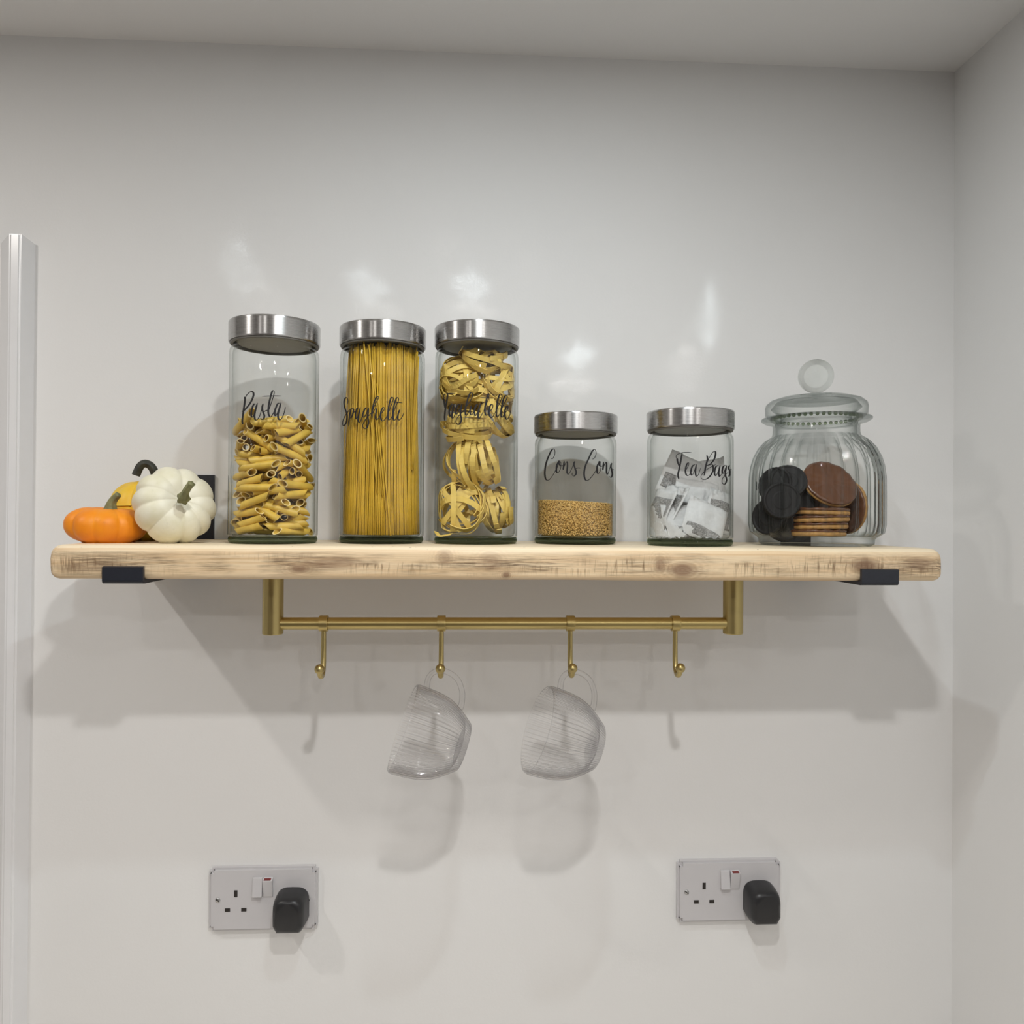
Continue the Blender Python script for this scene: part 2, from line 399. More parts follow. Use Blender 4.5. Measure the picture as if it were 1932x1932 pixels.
# ------------------------------------------------------------------ the shelf
SX0, SX1, SY, TH = -0.4555, 0.5425, -0.225, 0.037
KNOTS = []
for px, py, a, b, dk in ((564, 1073, .012, .0055, .9), (838, 1052, .010, .010, .55), (1245, 1066, .008, .010, .7), (1287, 1075, .018, .010, 1.0),
                         (1632, 1068, .020, .010, 1.0), (955, 1085, .006, .004, 1.0), (630, 1063, .035, .008, .7), (925, 1060, .014, .012, .45), (1735, 1063, .02, .008, .6), (170, 1068, .04, .007, .35)):
    p = at(px, py, SY); KNOTS.append((p.x, p.z - ZS, a, b, dk))
M['wood'] = wood_mat()
def board():
    r = 0.010; pro = []
    for cx, cz, a0 in ((SY + r, -r, PI), (-0.0078, -0.002, PI / 2), (-0.0078, -TH + 0.002, 0), (SY + 0.006, -TH + 0.006, -PI / 2)):
        rr = {PI: r, PI / 2: 0.002, 0: 0.002, -PI / 2: 0.006}[a0]
        for k in range(7):
            a = a0 - (PI / 2) * k / 6
            pro.append((cx + rr * math.cos(a), cz + rr * math.sin(a)))
    n = len(pro); xs = [SX0 + d for d in (0, .0008, .0025, .006, .011)] + list(np.linspace(SX0 + .03, SX1 - .03, 60)) + [SX1 - d for d in (.011, .006, .0025, .0008, 0)]
    ins = [.010, .0065, .0035, .0012, 0] + [0] * 60 + [0, .0012, .0035, .0065, .010]
    vs, fs = [], []
    ym, zm = SY / 2, -TH / 2
    for x, d in zip(xs, ins):
        for (y, z) in pro:
            yy = y + (d * 0.8 if y < ym else 0)
            zz = z - math.copysign(min(d, 0.010), z - zm)
            if y < SY + 0.02:
                wv = noise.noise(Vector((x * 6, 0, z * 20))) * 0.0014
                yy += wv; zz += noise.noise(Vector((x * 7 + 9, 3, 0))) * 0.0008 * (1 if z > zm else 1.2)
            vs.append((x, yy, zz))
    for i in range(len(xs) - 1):
        for k in range(n):
            j = (k + 1) % n; fs.append((i * n + k, i * n + j, (i + 1) * n + j, (i + 1) * n + k))
    fs.append(tuple(range(n))); fs.append(tuple(reversed(range((len(xs) - 1) * n, len(xs) * n))))
    me = pyd(vs, fs); bm = bmesh.new(); bm.from_mesh(me); bmesh.ops.recalc_face_normals(bm, faces=bm.faces); bm.to_mesh(me); bm.free()
    return me
o = obj('wooden_shelf', board(), M['wood'], loc=(0, 0, ZS))
tag(o, 'long thick pine scaffold board shelf with knots, carrying all the jars', 'shelf')

def bracket(px0, px1, label):
    a, b = at(px0, 1085, SY - .004).x, at(px1, 1085, SY - .004).x
    c = (a + b) / 2; hw = 0.0215
    t = thing('shelf_bracket', (c, 0, ZS - TH), label, 'bracket', 'black shelf brackets')
    th = 0.0045
    obj('wall_plate', box_bm(-hw, hw, -th, 0, -th, TH + 0.088, 0.0006, 2), M['black_metal'], t, False)
    # arm under the board, bent round into the front lip
    yb, yf = -th, SY - 0.0015
    out = [(yb, -th), (yf + .006, -th)]
    for k in range(9):
        an = -PI / 2 - (PI / 2) * k / 8
        out.append((yf - th + 0.0105 + 0.0105 * math.cos(an), -th + 0.0105 + 0.0105 * math.sin(an)))
    obj('arm', prism([(yb, -0.0001), (yb, -th), (yf, -th), (yf, -0.0001)], 'x', -hw, hw), M['black_metal'], t, False)
    lip = [(yf + 0.0005, -th), (yf - 0.0005, -th)]
    for k in range(7):
        an = -PI / 2 - (PI / 2) * k / 6
        lip.append((yf - 0.0005 + 0.004 * math.cos(an), -th + 0.004 + 0.004 * math.sin(an)))
    lip += [(yf - .0045, 0.0135), (yf - 0.0005, 0.0143)]
    bm = prism(lip, 'x', -hw, hw)
    obj('lip', bm, M['black_metal'], t, False)
    return t
bracket(195, 270, 'black metal bracket gripping the shelf edge below the pumpkins')
bracket(1626, 1693, 'black metal bracket gripping the shelf edge below the cookie jar')

# ------------------------------------------------------------------ brass rail and hooks
RY = -0.1125
zbar = (at(611, 1175, RY).z + at(1274, 1177, RY).z) / 2
xa, xb = at(515, 1150, RY).x, at(1383, 1150, RY).x
zpost = (at(515, 1195, RY).z + at(1383, 1197, RY).z) / 2
RB = 0.0076
t = thing('towel_rail', ((xa + xb) / 2, RY, ZS - TH), 'brushed brass rail on two posts hanging under the shelf', 'rail')
for x in (xa, xb):
    prof = [(0, 0)] + [(0.0126, 0), (0.0126, zpost - ZS + TH + .001), (0.0118, zpost - ZS + TH), (0, zpost - ZS + TH)]
    o = sharp(obj('post', lathe(prof, 48), M['brass'], t, loc=(x - (xa + xb) / 2, 0, 0)))
bar = lathe([(0, -(xb - xa) / 2), (RB, -(xb - xa) / 2), (RB, (xb - xa) / 2), (0, (xb - xa) / 2)], 36)
bar.transform(Matrix.Rotation(PI / 2, 4, 'Y'))
sharp(obj('bar', bar, M['brass_bar'], t, loc=(0, 0, zbar - ZS + TH)))
hooks = []
HP = [(0, -0.0085), (0, -0.02), (0, -0.034), (0.0006, -0.046), (0.0035, -0.056), (0.0105, -0.0625), (0.0185, -0.0610), (0.0243, -0.0535)]
def make_hook(x, label):
    t = thing('rail_hook', (x, RY, zbar), label, 'hook', 'brass hooks on the rail')
    ring = lathe([(RB + .0002, -.0052), (RB + .0022, -.0052), (RB + .0024, -.0040), (RB + .0024, .0040), (RB + .0022, .0052), (RB + .0002, .0052)], 40, closed=True)
    ring.transform(Matrix.Rotation(PI / 2, 4, 'Y'))
    sharp(obj('collar', ring, M['brass_bar'], t))
    pts = crom([(0, -y, z) for y, z in HP], 8)
    rad = [0.0030 + 0.0007 * (i / len(pts)) for i in range(len(pts))]
    obj('shank', tube(pts, rad, 16), M['brass'], t)
    obj('ball_end', sphere_bm(0.0060, (0, -0.0252, -0.0520)), M['brass'], t)
    return t
for px, lab in ((611, 'empty brass hook nearest the left post of the rail'), (833, 'brass hook holding the left ribbed glass cup'),
                (1076, 'brass hook holding the right ribbed glass cup'), (1274, 'empty brass hook nearest the right post of the rail')):
    hooks.append(make_hook(at(px, 1175, RY).x, lab))

# ------------------------------------------------------------------ hanging glass cups
def make_cup(base, ax, label):
    zc = Vector(ax).normalized(); xc = (Vector((0, 0, 1)) - zc * zc.z).normalized(); yc = zc.cross(xc)
    mt = Matrix((xc, yc, zc)).transposed().to_4x4(); mt.translation = base
    t = thing('glass_cup', base, label, 'cup', 'ribbed glass cups')
    t.rotation_euler = mt.to_euler()
    NR = 60
    outer = [(0.0, 0.0), (0.022, 0.0), (0.0265, 0.0006), (0.0285, 0.002), (0.0310, 0.0055), (0.0370, 0.0135), (0.0435, 0.0235), (0.0480, 0.033), (0.0508, 0.043),
             (0.0522, 0.053), (0.0530, 0.063), (0.0534, 0.073), (0.0536, 0.0795), (0.0534, 0.0808)]
    inner = [(0.0524, 0.0808), (0.0520, 0.0790), (0.0516, 0.070), (0.0508, 0.057), (0.0490, 0.044), (0.0455, 0.032), (0.0395, 0.0205), (0.031, 0.0110), (0.022, 0.0070), (0.0, 0.0065)]
    po = [tuple(p) for p in crom(outer[3:], 3)]
    full = outer[:3] + po + inner
    no = 3 + len(po)
    zs_out = {round(z, 6) for r, z in outer[:3] + po}
    def rm(a, r, z, st=[0]):
        return r
    me = lathe(full, NR * 6)
    nv = NR * 6
    amp = 0.0015
    for v in me.vertices:
        r = math.hypot(v.co.x, v.co.y)
        if r < 0.020 or v.co.z > 0.0800: continue
        a = math.atan2(v.co.y, v.co.x); k = 1 + amp * math.cos(NR * a) / r * min(1, (0.0808 - v.co.z) / .004)
        outerness = 1
        v.co.x *= k; v.co.y *= k
    me.update()
    obj('bowl', me, M['cup_glass'], t)
    hp = [(0.0505, 0, 0.0665), (0.0548, 0, 0.0690), (0.0675, 0, 0.0708), (0.0767, 0, 0.0660), (0.0812, 0, 0.0536), (0.0771, 0, 0.0376), (0.0644, 0, 0.0262), (0.0500, 0, 0.0215), (0.0430, 0, 0.0215)]
    pts = crom(hp, 6)
    obj('handle', tube(pts, [0.0034 + 0.0012 * abs(2 * i / len(pts) - 1) ** 4 for i in range(len(pts))], 14), M['cup_glass'], t)
    return t
for hook, bpx, lab in ((hooks[1], (876, 1410), 'ribbed clear glass cup seen side on, hanging left'),
                       (hooks[2], (1126, 1410), 'ribbed clear glass cup with its oval rim showing, hanging right')):
    b = at(bpx[0], bpx[1], RY - 0.0115)
    ax = (-1, -0.085, 0.353) if hook is hooks[1] else (-1, -0.12, 0.345)
    make_cup(b, ax, lab)

# ------------------------------------------------------------------ storage jars
RJ, RLID = 0.0520, 0.0532
STROKES = {}
STROKES['Pasta'] = (440, 720, 9.66, '''205,275 215,320 207,400 192,500 177,620 165,720 176,775|208,330 250,240 310,188 350,182 372,225 355,300 310,390 250,470 190,530 150,540
|410,415 380,410 350,470 330,560 335,630 360,640 400,540 430,430 445,388|440,395 405,520 388,620 400,690 435,695 480,630 520,500 545,400
|545,400 528,480 545,560 568,620 555,675 520,690 498,665|548,560 600,527 650,525|650,525 690,400 735,260 747,190 730,165 708,185 678,290 648,430 640,560 660,630 690,640 740,560 770,500|525,268 700,262 880,262
|850,395 815,400 780,470 755,560 765,620 790,600 840,480 872,383|872,383 840,500 815,610 830,685 870,690 915,610 940,520 952,462''')
STROKES['Spaghetti'] = (630, 720, 9.66, '''250,410 255,350 240,300 215,293 190,340 185,400 200,480 230,570 240,650 225,740 190,800 160,790 160,730 190,650 240,570 295,500
|312,485 290,600 275,720 272,812|285,560 320,500 355,500 350,570 320,650 290,665|345,570 380,550 402,538|460,478 420,492 395,590 405,680 440,620 482,468|482,468 450,620 445,720 475,735 510,660 545,560
|620,480 580,482 540,550 525,630 560,640 600,560 632,478|632,478 620,640 630,750 600,840 550,852 525,810 545,740 610,650 690,560
|690,560 740,440 800,325 818,288 795,274 760,310 720,420 693,560 695,660|700,600 740,510 772,500 765,590 757,660 785,692 830,640 860,570
|860,590 910,520 922,480 890,478 855,560 850,650 880,715 930,690 980,600|980,600 1030,470 1080,330 1068,288 1035,310 1000,450 985,580 990,680 1020,692 1070,620
|1070,620 1120,470 1178,340 1165,293 1130,320 1090,460 1075,600 1085,690 1115,697 1165,610|1197,510 1170,600 1165,680 1195,697 1240,650 1274,568|938,370 1100,372 1254,388''')
STROKES['Tagliatelle'] = (820, 720, 9.66, '''180,300 160,268 168,245 230,222 372,212|242,222 225,330 200,470 185,600 180,708|163,300 182,420 195,500
|330,420 295,440 265,540 280,630 310,580 352,408|352,408 325,550 315,650 345,655 385,560|470,420 420,430 385,520 395,592 430,560 492,418|492,418 470,580 488,690 455,772 410,778 390,720 420,650 500,560 560,480
|560,480 630,380 690,270 682,204 650,208 610,300 570,450 560,570 580,612 620,560 650,480|667,438 645,540 660,602 700,580 730,500|800,410 760,430 725,530 740,620 775,570 838,395|838,395 800,540 790,640 815,667 860,600 890,540
|890,540 940,420 990,285 992,226 970,240 935,370 915,500 925,590 955,612 1000,560|825,290 960,296 1097,302|1000,560 1050,490 1062,430 1030,418 1000,480 990,580 1020,652 1060,640 1100,570
|1100,570 1160,440 1225,300 1218,238 1185,238 1150,340 1130,480 1125,600 1150,642 1190,580|1190,580 1245,450 1315,310 1320,258 1285,258 1245,350 1215,500 1210,610 1235,647 1275,590|1275,590 1325,510 1337,453 1305,458 1280,540 1280,630 1310,687 1345,660 1375,590 1387,520''')
STROKES['Cons Cons'] = (980, 740, 6.232, '''372,782 396,775 417,720 410,672 380,680 340,760 310,850 298,950 310,1022 345,1032 390,980 430,910 455,865|465,810 440,860 435,930 455,947 482,900 486,830 465,808 468,850 500,865 528,850
|527,808 520,870 513,912|520,895 545,830 562,820 565,870 560,940 580,962 615,900 642,828|650,812 640,850 655,900 668,950 645,985 620,972 622,945|650,905 690,890 716,894
|855,787 880,777 902,725 892,677 860,688 815,780 775,870 760,960 775,1027 810,1034 860,980 900,920 925,875|940,820 915,870 915,945 935,952 957,900 957,830 940,815 943,862 965,872 990,855
|990,818 985,880 979,917|985,900 1005,840 1022,828 1025,880 1025,945 1040,962 1060,900 1082,846|1086,832 1075,870 1085,920 1092,970 1075,1002 1058,987|1083,915 1096,908 1107,911''')
STROKES['Tea Bags'] = (1190, 740, 6.232, '''562,792 535,768 540,740 580,716 640,708 714,708|605,712 590,800 570,900 556,970 566,1026|540,770 555,830 572,872
|645,925 680,860 682,830 660,848 643,920 655,972 682,976 720,925|757,850 725,870 705,940 720,977 745,930 772,848|772,848 760,930 770,987 795,970 824,886
|895,738 902,790 880,880 863,982|888,852 930,760 975,698 998,710 985,780 940,840 878,872|900,862 960,855 968,920 930,990 880,1024 838,1020 825,990 850,950 890,912 960,870 1002,850
|1030,860 1000,880 985,950 1000,982 1020,950 1052,858|1052,858 1035,940 1045,992 1075,950|1115,858 1085,880 1075,940 1090,952 1127,858|1127,858 1112,960 1127,1030 1110,1078 1080,1072 1075,1030 1100,985 1150,935
|1162,858 1150,890 1165,930 1160,980 1140,987|1160,912 1187,904''')

def lettering(word, cx, cyy, rad, wmin, wmax, root):
    """pen strokes laid round the glass: each stroke a thin vinyl ribbon, heavier on the downstrokes"""
    ox, oy, s, txt = STROKES[word]
    bm = bmesh.new()
    for st in txt.replace('\n', '').split('|'):
        pts = [tuple(float(q) for q in p.split(',')) for p in st.split()]
        pts = crom(pts, 7)
        n = len(pts); L, Rr = [], []
        for i, p in enumerate(pts):
            a, b = pts[max(i - 1, 0)], pts[min(i + 1, n - 1)]
            d = (b - a); ln = math.hypot(*d) or 1; d = d / ln
            down = max(0.0, d[1])
            wd = (wmin + (wmax - wmin) * down ** 1.5) * s * 0.57
            wd *= min(1.0, 0.45 + min(i, n - 1 - i) / 5)
            nrm = np.array((-d[1], d[0]))
            L.append(p + nrm * wd); Rr.append(p - nrm * wd)
        def wrap(q, rr):
            px, py = ox + q[0] / s, oy + q[1] / s
            d = ray(px, py)
            ex, ey = EYE.x - cx, EYE.y - cyy
            A = d.x ** 2 + d.y ** 2; B = ex * d.x + ey * d.y; Cc = ex * ex + ey * ey - rr * rr
            disc = B * B - A * Cc
            tt = (-B - math.sqrt(max(disc, 0))) / A
            P = EYE + d * tt
            return P - root.location
        rows = []
        for a, b in zip(L, Rr):
            rows.append([bm.verts.new(wrap(a, rad + .00045)), bm.verts.new(wrap(b, rad + .00045)), bm.verts.new(wrap(b, rad + .0001)), bm.verts.new(wrap(a, rad + .0001))])
        for r0, r1 in zip(rows, rows[1:]):
            for k in range(4):
                j = (k + 1) % 4; bm.faces.new((r0[k], r0[j], r1[j], r1[k]))
        bm.faces.new(rows[0]); bm.faces.new(list(reversed(rows[-1])))
    bmesh.ops.recalc_face_normals(bm, faces=bm.faces)
    obj('lettering', bm, M['ink'], root, False)

def make_jar(px, y, py_top, py_low, word, label, wmin, wmax, group):
    yf = y - RLID
    zt, zl = at(px, py_top, yf).z - ZS, at(px, py_low, yf).z - ZS
    x = at(px, (py_top + 1020) / 2, y).x
    t = thing('storage_jar', (x, y, ZS), label, 'jar', group)
    nk = zl - 0.003
    W = 0.0032
    prof = [(RJ - .0012, 0.0080), (RJ, 0.0100), (RJ, nk - 0.010), (RJ - .0006, nk - 0.006), (RJ - .0030, nk - .0015), (RJ - .0042, nk + .0005), (RJ - .0042, zt - .004),
            (RJ - .0042 - W, zt - .004), (RJ - .0042 - W, nk - 0.001), (RJ - W - .0008, nk - .008), (RJ - W, nk - .014), (RJ - W, 0.0135), (RJ - W - .0015, 0.0100), (RJ - W - .004, 0.0085)]
    obj('glass_body', lathe(prof, 128, closed=True), M['glass'], t)
    obj('glass_base', lathe([(0, 0.0012), (0.040, 0.0008), (0.046, 0), (RJ - .003, 0.0004), (RJ - .0008, 0.0022), (RJ - .0002, 0.0050), (RJ - .0012, 0.0079), (RJ - W - .004, 0.0084), (0, 0.0078)], 96), M['base_glass'], t)
    h = zt - zl
    lid = obj('lid', lathe([(0, h - .0046), (0.010, h - .0044), (0.020, h - .0038), (0.030, h - .0028), (0.040, h - .0015), (0.0480, h - .0003), (RLID - .0022, h), (RLID - .0007, h - .0006), (RLID, h - .0022), (RLID, .0012), (RLID - .0006, 0.0),
                            (RLID - .0016, 0.0), (RLID - .0016, h - .006), (0, h - .007)], 128), M['steel'], t, loc=(0, 0, zl))
    lid.data.materials.append(M['steel_top'])
    for f in lid.data.polygons:
        if f.normal.z > .9 and f.center.z > h * .6: f.material_index = 1
    sharp(lid)
    obj('seal', lathe([(RJ - .0040, -.0022), (RLID - .0022, -.0022), (RLID - .0018, -.0012), (RLID - .0020, .003), (RJ - .0040, .003)], 96, closed=True), M['seal'], lid)
    obj('liner', lathe([(0, -.0005), (.0425, -.0005), (.0440, .001), (.0440, h - .0075), (0, h - .0075)], 64), M['liner'], lid)
    lettering(word, x, y, RJ, wmin, wmax, t)
    t['top'] = nk; del t['top']
    return t, nk
GT, GS = 'tall steel lidded jars', 'short steel lidded jars'
jP, nkP = make_jar(517.5, -0.137, 591.5, 632, 'Pasta', 'tall glass jar with steel lid, lettered Pasta, half full', 1.5, 3.2, GT)
jS, nkS = make_jar(721.5, -0.115, 600.5, 638, 'Spaghetti', 'tall glass jar with steel lid, lettered Spaghetti', 1.4, 2.7, GT)
jT, nkT = make_jar(899, -0.115, 600.5, 638, 'Tagliatelle', 'tall glass jar with steel lid, lettered Tagliatelle', 1.4, 2.9, GT)
jC, nkC = make_jar(1085.5, -0.103, 774, 810, 'Cons Cons', 'short glass jar with steel lid, lettered Cons Cons', 1.1, 2.9, GS)
jB, nkB = make_jar(1301.5, -0.145, 766, 802.5, 'Tea Bags', 'short glass jar with steel lid, lettered Tea Bags', 1.1, 2.9, GS)
RI = RJ - 0.0032

# ---- penne
def penne_mesh(L=0.040, ro=0.0044, ri=0.0034, n=14, slant=1.05):
    vs, fs = [], []
    for r in (ro, ri):
        for e in (-1, 1):
            for k in range(n):
                a = 2 * PI * k / n
                x, y = r * math.cos(a), r * math.sin(a)
                vs.append((x, y, e * L / 2 + x * slant))
    for k in range(n):
        j = (k + 1) % n
        fs += [(k, j, n + j, n + k), (2 * n + j, 2 * n + k, 3 * n + k, 3 * n + j), (j, k, 2 * n + k, 2 * n + j), (n + k, n + j, 3 * n + j, 3 * n + k)]
    return pyd(vs, fs)
def pack_penne(R, z0, ztop, rc, L, count, seed):
    rng = np.random.default_rng(seed); segA = np.zeros((0, 3)); segB = np.zeros((0, 3)); out = []
    ts = np.linspace(0, 1, 7)
    zs = np.arange(z0, ztop, 0.0016)
    PA = np.zeros((0, 7, 3))
    for it in range(count * 3):
        best = None
        for tr in range(16):
            el = rng.normal(0, 0.24); az = rng.uniform(0, 2 * PI)
            d = np.array([math.cos(az) * math.cos(el), math.sin(az) * math.cos(el), math.sin(el)])
            rr = math.sqrt(rng.uniform(0, 1)) * (R - rc); an = rng.uniform(0, 2 * PI)
            c = np.array([rr * math.cos(an), rr * math.sin(an), 0])
            e1, e2 = c - d * L / 2, c + d * L / 2
            if max(np.hypot(*e1[:2]), np.hypot(*e2[:2])) > R - rc * 0.9: continue
            lift = abs(d[2]) * L / 2 + rc
            pts = c + np.outer(ts - 0.5, d) * L                       # 7,3
            zz = zs + lift
            if len(PA):
                # distance from our 7 points to stored 7-point chains at every height
                q = PA.reshape(-1, 3)
                dxy = ((pts[:, None, :2] - q[None, :, :2]) ** 2).sum(-1)          # 7,m
                near = np.where(dxy < (2 * rc) ** 2)
                if len(near[0]):
                    dz = (zz[:, None] + pts[near[0], 2][None]) - q[near[1], 2][None]
                    ok = (dxy[near][None] + dz ** 2 > (1.5 * rc) ** 2).all(1)
                else: ok = np.ones(len(zz), bool)
            else: ok = np.ones(len(zz), bool)
            k = np.argmax(ok)
            if not ok[k]: continue
            if best is None or zz[k] < best[0]: best = (zz[k], c, d, pts)
        if best is None or best[0] > ztop: continue
        z, c, d, pts = best
        PA = np.concatenate([PA, (pts + np.array([0, 0, z]))[None]]); out.append(((c[0], c[1], z), d))
        if len(out) >= count: break
    return out
pm = penne_mesh(); pm.materials.append(M['penne']); pm.materials.append(M['penne_cut'])
for i, f in enumerate(pm.polygons): f.material_index = 1 if i % 4 >= 2 else 0
zfill = at(517, 785, jP.location.y - RI).z - ZS
protos = None
for (c, d) in pack_penne(RI - .0006, 0.0090, zfill - .003, 0.0046, 0.040, 330, 3):
    q = Vector(d).to_track_quat('Z', 'X') @ Euler((0, 0, random.uniform(0, 2 * PI))).to_quaternion()
    o = bpy.data.objects.new('penne', pm); C.objects.link(o)
    o.rotation_euler = q.to_euler(); o.location = jP.location + Vector(c)
    tag(o, 'short hollow penne tube with slanted ends, in the jar lettered Pasta', 'pasta', 'penne in the Pasta jar')
pm.polygons.foreach_set('use_smooth', [True] * len(pm.polygons)); sharp(bpy.data.objects['penne'], 28)

# ---- spaghetti
zb, zt = 0.0108, nkS + 0.0012
def strand_mesh(b, tp, bow, r=0.00095):
    b, tp = Vector(b), Vector(tp); pts = []
    for i in range(7):
        s = i / 6; pts.append(b.lerp(tp, s) + Vector(bow) * math.sin(PI * s))
    return tube(pts, r, 6)
def spag(rb, rt, ab, at_, zt_, r=0.00095):
    return strand_mesh((rb * math.cos(ab), rb * math.sin(ab), zb), (rt * math.cos(at_), rt * math.sin(at_), zt_),
                       (random.gauss(0, .0008), random.gauss(0, .0008), 0), r)
SL = 'long thin golden spaghetti strand standing in the jar lettered Spaghetti'
def add_strand(me):
    o = obj('spaghetti_strand', me, M['spaghetti'], loc=jS.location)
    tag(o, SL, 'pasta', 'spaghetti strands in the Spaghetti jar')
core = bmesh.new()
for ring, (rb, rt, n, real) in enumerate(((0.0461, 0.0400, 150, True), (0.0440, 0.0380, 100, False), (0.042, 0.036, 70, False))):
    for k in range(n):
        a = 2 * PI * (k + random.uniform(-.3, .3)) / n
        gap = math.exp(-((a - 1.56 * PI) / 0.10) ** 2)
        me = spag(rb + random.uniform(-.0010, .0004), rt + random.uniform(-.0022, .0012) - .004 * gap, a, a + random.gauss(0, .018), zt + random.uniform(-.006, .001))
        if real: add_strand(me)
        else: core.from_mesh(me); bpy.data.meshes.remove(me)
for dx, zz in ((-.012, .0), (-.006, -.003), (-.002, -.02), (.004, -.05)):
    add_strand(strand_mesh((dx + .012, -0.0462, zz + .06), (dx - .006, -0.0415, zt + zz), (0, 0, 0)))
for k in range(3):
    add_strand(strand_mesh((.0385 + .001 * k, -0.0255, .09), (.0425 + .0015 * k, -.016 - .002 * k, zt - .006 * k), (0, 0, 0)))
inner = lathe([(0, zb), (.041, zb), (.0345, zt - .004), (0, zt - .004)], 48)
core.from_mesh(inner)
o = obj('spaghetti_bundle', core, M['spaghetti'], loc=jS.location)
tag(o, 'dense inner mass of golden spaghetti filling the jar lettered Spaghetti', 'pasta', 'spaghetti strands in the Spaghetti jar', 'stuff')

# ---- tagliatelle nests
def ribbon_mesh(pts, widths_dir, wd=0.0062, th=0.0009):
    bm = bmesh.new(); rows = []
    n = len(pts)
    for i in range(n):
        p = Vector(pts[i]); t = (Vector(pts[min(i + 1, n - 1)]) - Vector(pts[max(i - 1, 0)])).normalized()
        wv = Vector(widths_dir[i]); wv = (wv - t * wv.dot(t)).normalized(); nv = t.cross(wv)
        rows.append([bm.verts.new(p + wv * (wd / 2 * a) + nv * (th / 2 * b)) for a, b in ((-1, -1), (1, -1), (1, 1), (-1, 1))])
    for r0, r1 in zip(rows, rows[1:]):
        for k in range(4): bm.faces.new((r0[k], r0[(k + 1) % 4], r1[(k + 1) % 4], r1[k]))
    bm.faces.new(rows[0]); bm.faces.new(list(reversed(rows[-1])))
    bmesh.ops.recalc_face_normals(bm, faces=bm.faces)
    return bm
def nest(px, py, dy, rx, rz, axis, label, seed, n=11, jar=None):
    rnd = random.Random(seed)
    c = at(px, py, jT.location.y + dy)
    off = Vector((c.x - jT.location.x, c.y - jT.location.y)); lim = RI - 0.0036
    A = Vector(axis).normalized(); e1 = A.orthogonal().normalized(); e2 = A.cross(e1)
    t = thing('tagliatelle_nest', c, label, 'pasta', 'tagliatelle nests in the Tagliatelle jar')
    front = 1 if A.y < 0 else -1
    for i in range(n + 9):
        chord = i >= n and abs(A.y) > 0.45 or i >= n + 5
        ph = rnd.uniform(0, 2 * PI); turn = rnd.uniform(2.0, 5.2) * rnd.choice((-1, 1))
        lay = rnd.choice((1.0, 0.93, 0.84, 0.70)); rr = rx * lay * 0.96
        tilt = rnd.uniform(-.42, .42); tp = rnd.uniform(0, 2 * PI); zo = rz * rnd.uniform(-.8, .8)
        bend = rnd.uniform(-.5, .5); side = front if rnd.random() < .75 else -front; jit = rnd.uniform(-.3, .3); o_ = rnd.uniform(-.6, .6); flare = rnd.uniform(.1, .4) if i % 4 == 0 else 0; hz = rnd.uniform(.55, 1.0)
        pts, wds = [], []
        K = 24
        for k in range(K + 1):
            s = k / K; a = ph + turn * s
            if chord:                                    # a strip lying across the face of the nest
                x_ = (1 - 2 * s) * 0.93; y_ = o_ * .8 + bend * (x_ * x_ - .4)
                ln = math.hypot(x_, y_)
                if ln > .97: x_, y_ = x_ * .97 / ln, y_ * .97 / ln
                d1 = e1 * math.cos(ph) + e2 * math.sin(ph); d2 = -e1 * math.sin(ph) + e2 * math.cos(ph)
                P = (d1 * x_ + d2 * y_) * rx + A * (side * rz * hz * (1.05 - .75 * min(1, x_ * x_ + y_ * y_)))
                wdir = d2 + A * jit
            else:
                q = e1 * math.cos(a) + e2 * math.sin(a)
                h = zo * .8 + tilt * rr * math.sin(a + tp)
                h = max(-rz * 1.2, min(rz * 1.2, h))
                P = q * rr * (1 - .22 * (h / (rz * 1.2)) ** 2 + .09 * math.sin(3 * a + tp) + flare * s * s) + A * h
                wdir = A - q * (0.55 * h / rz)
            w_ = P + Vector((c.x - jT.location.x, c.y - jT.location.y, 0)); hr = math.hypot(w_.x, w_.y)
            if hr > lim: w_.x *= lim / hr; w_.y *= lim / hr
            P = Vector((w_.x - off.x, w_.y - off.y, max(P.z, ZS + .0120 - c.z)))
            P.z = min(P.z, ZS + nkT - .0045 - c.z)
            pts.append(P); wds.append(wdir)
        obj('ribbon', ribbon_mesh(pts, wds, 0.0064 * rnd.uniform(.9, 1.1)), M['tagliatelle'], t, False)
    return t
NEST = [(868, 957, -.015, .0325, .018, (-.1, -1, .15), 'round tagliatelle nest face on at the bottom of the Tagliatelle jar', 12, 14),
        (936, 962, .010, .0280, .020, (1, .1, .25), 'upright tagliatelle nest at bottom right of the Tagliatelle jar', 5, 10),
        (894, 872, -.006, .0330, .040, (.95, -.3, .15), 'loose tagliatelle nest with hanging strips, second from the jar bottom', 21, 17),
        (886, 802, -.010, .0325, .019, (.05, -.25, 1), 'bowl shaped tagliatelle nest just below the lettering Tagliatelle', 8, 11),
        (944, 785, .000, .0300, .014, (.8, -.45, .5), 'tilted tagliatelle nest against the jar wall, right of the lettering', 31, 10),
        (868, 716, -.012, .0300, .018, (-.1, -.8, .55), 'open tagliatelle nest above the lettering, on the left side', 17, 12),
        (946, 722, -.004, .0260, .018, (.4, -.8, .3), 'small tagliatelle nest above the lettering, on the right side', 25, 10),
        (912, 672, -.008, .0300, .015, (.3, -.55, 1), 'topmost tagliatelle nest pressed under the steel lid', 41, 11),
        (890, 752, .012, .0330, .016, (.1, .3, 1), 'tagliatelle nest at the back, behind the lettering Tagliatelle', 47, 11)]
for px, py, dy, rx, rz, ax, lab, sd, n in NEST: nest(px, py, dy, rx, rz, ax, lab, sd, n)
p0 = at(822, 1013, jT.location.y - .036); p1 = at(852, 1012, jT.location.y - .040)
cpt = Vector(((p0.x + p1.x) / 2, (p0.y + p1.y) / 2, ZS + 0.0105))
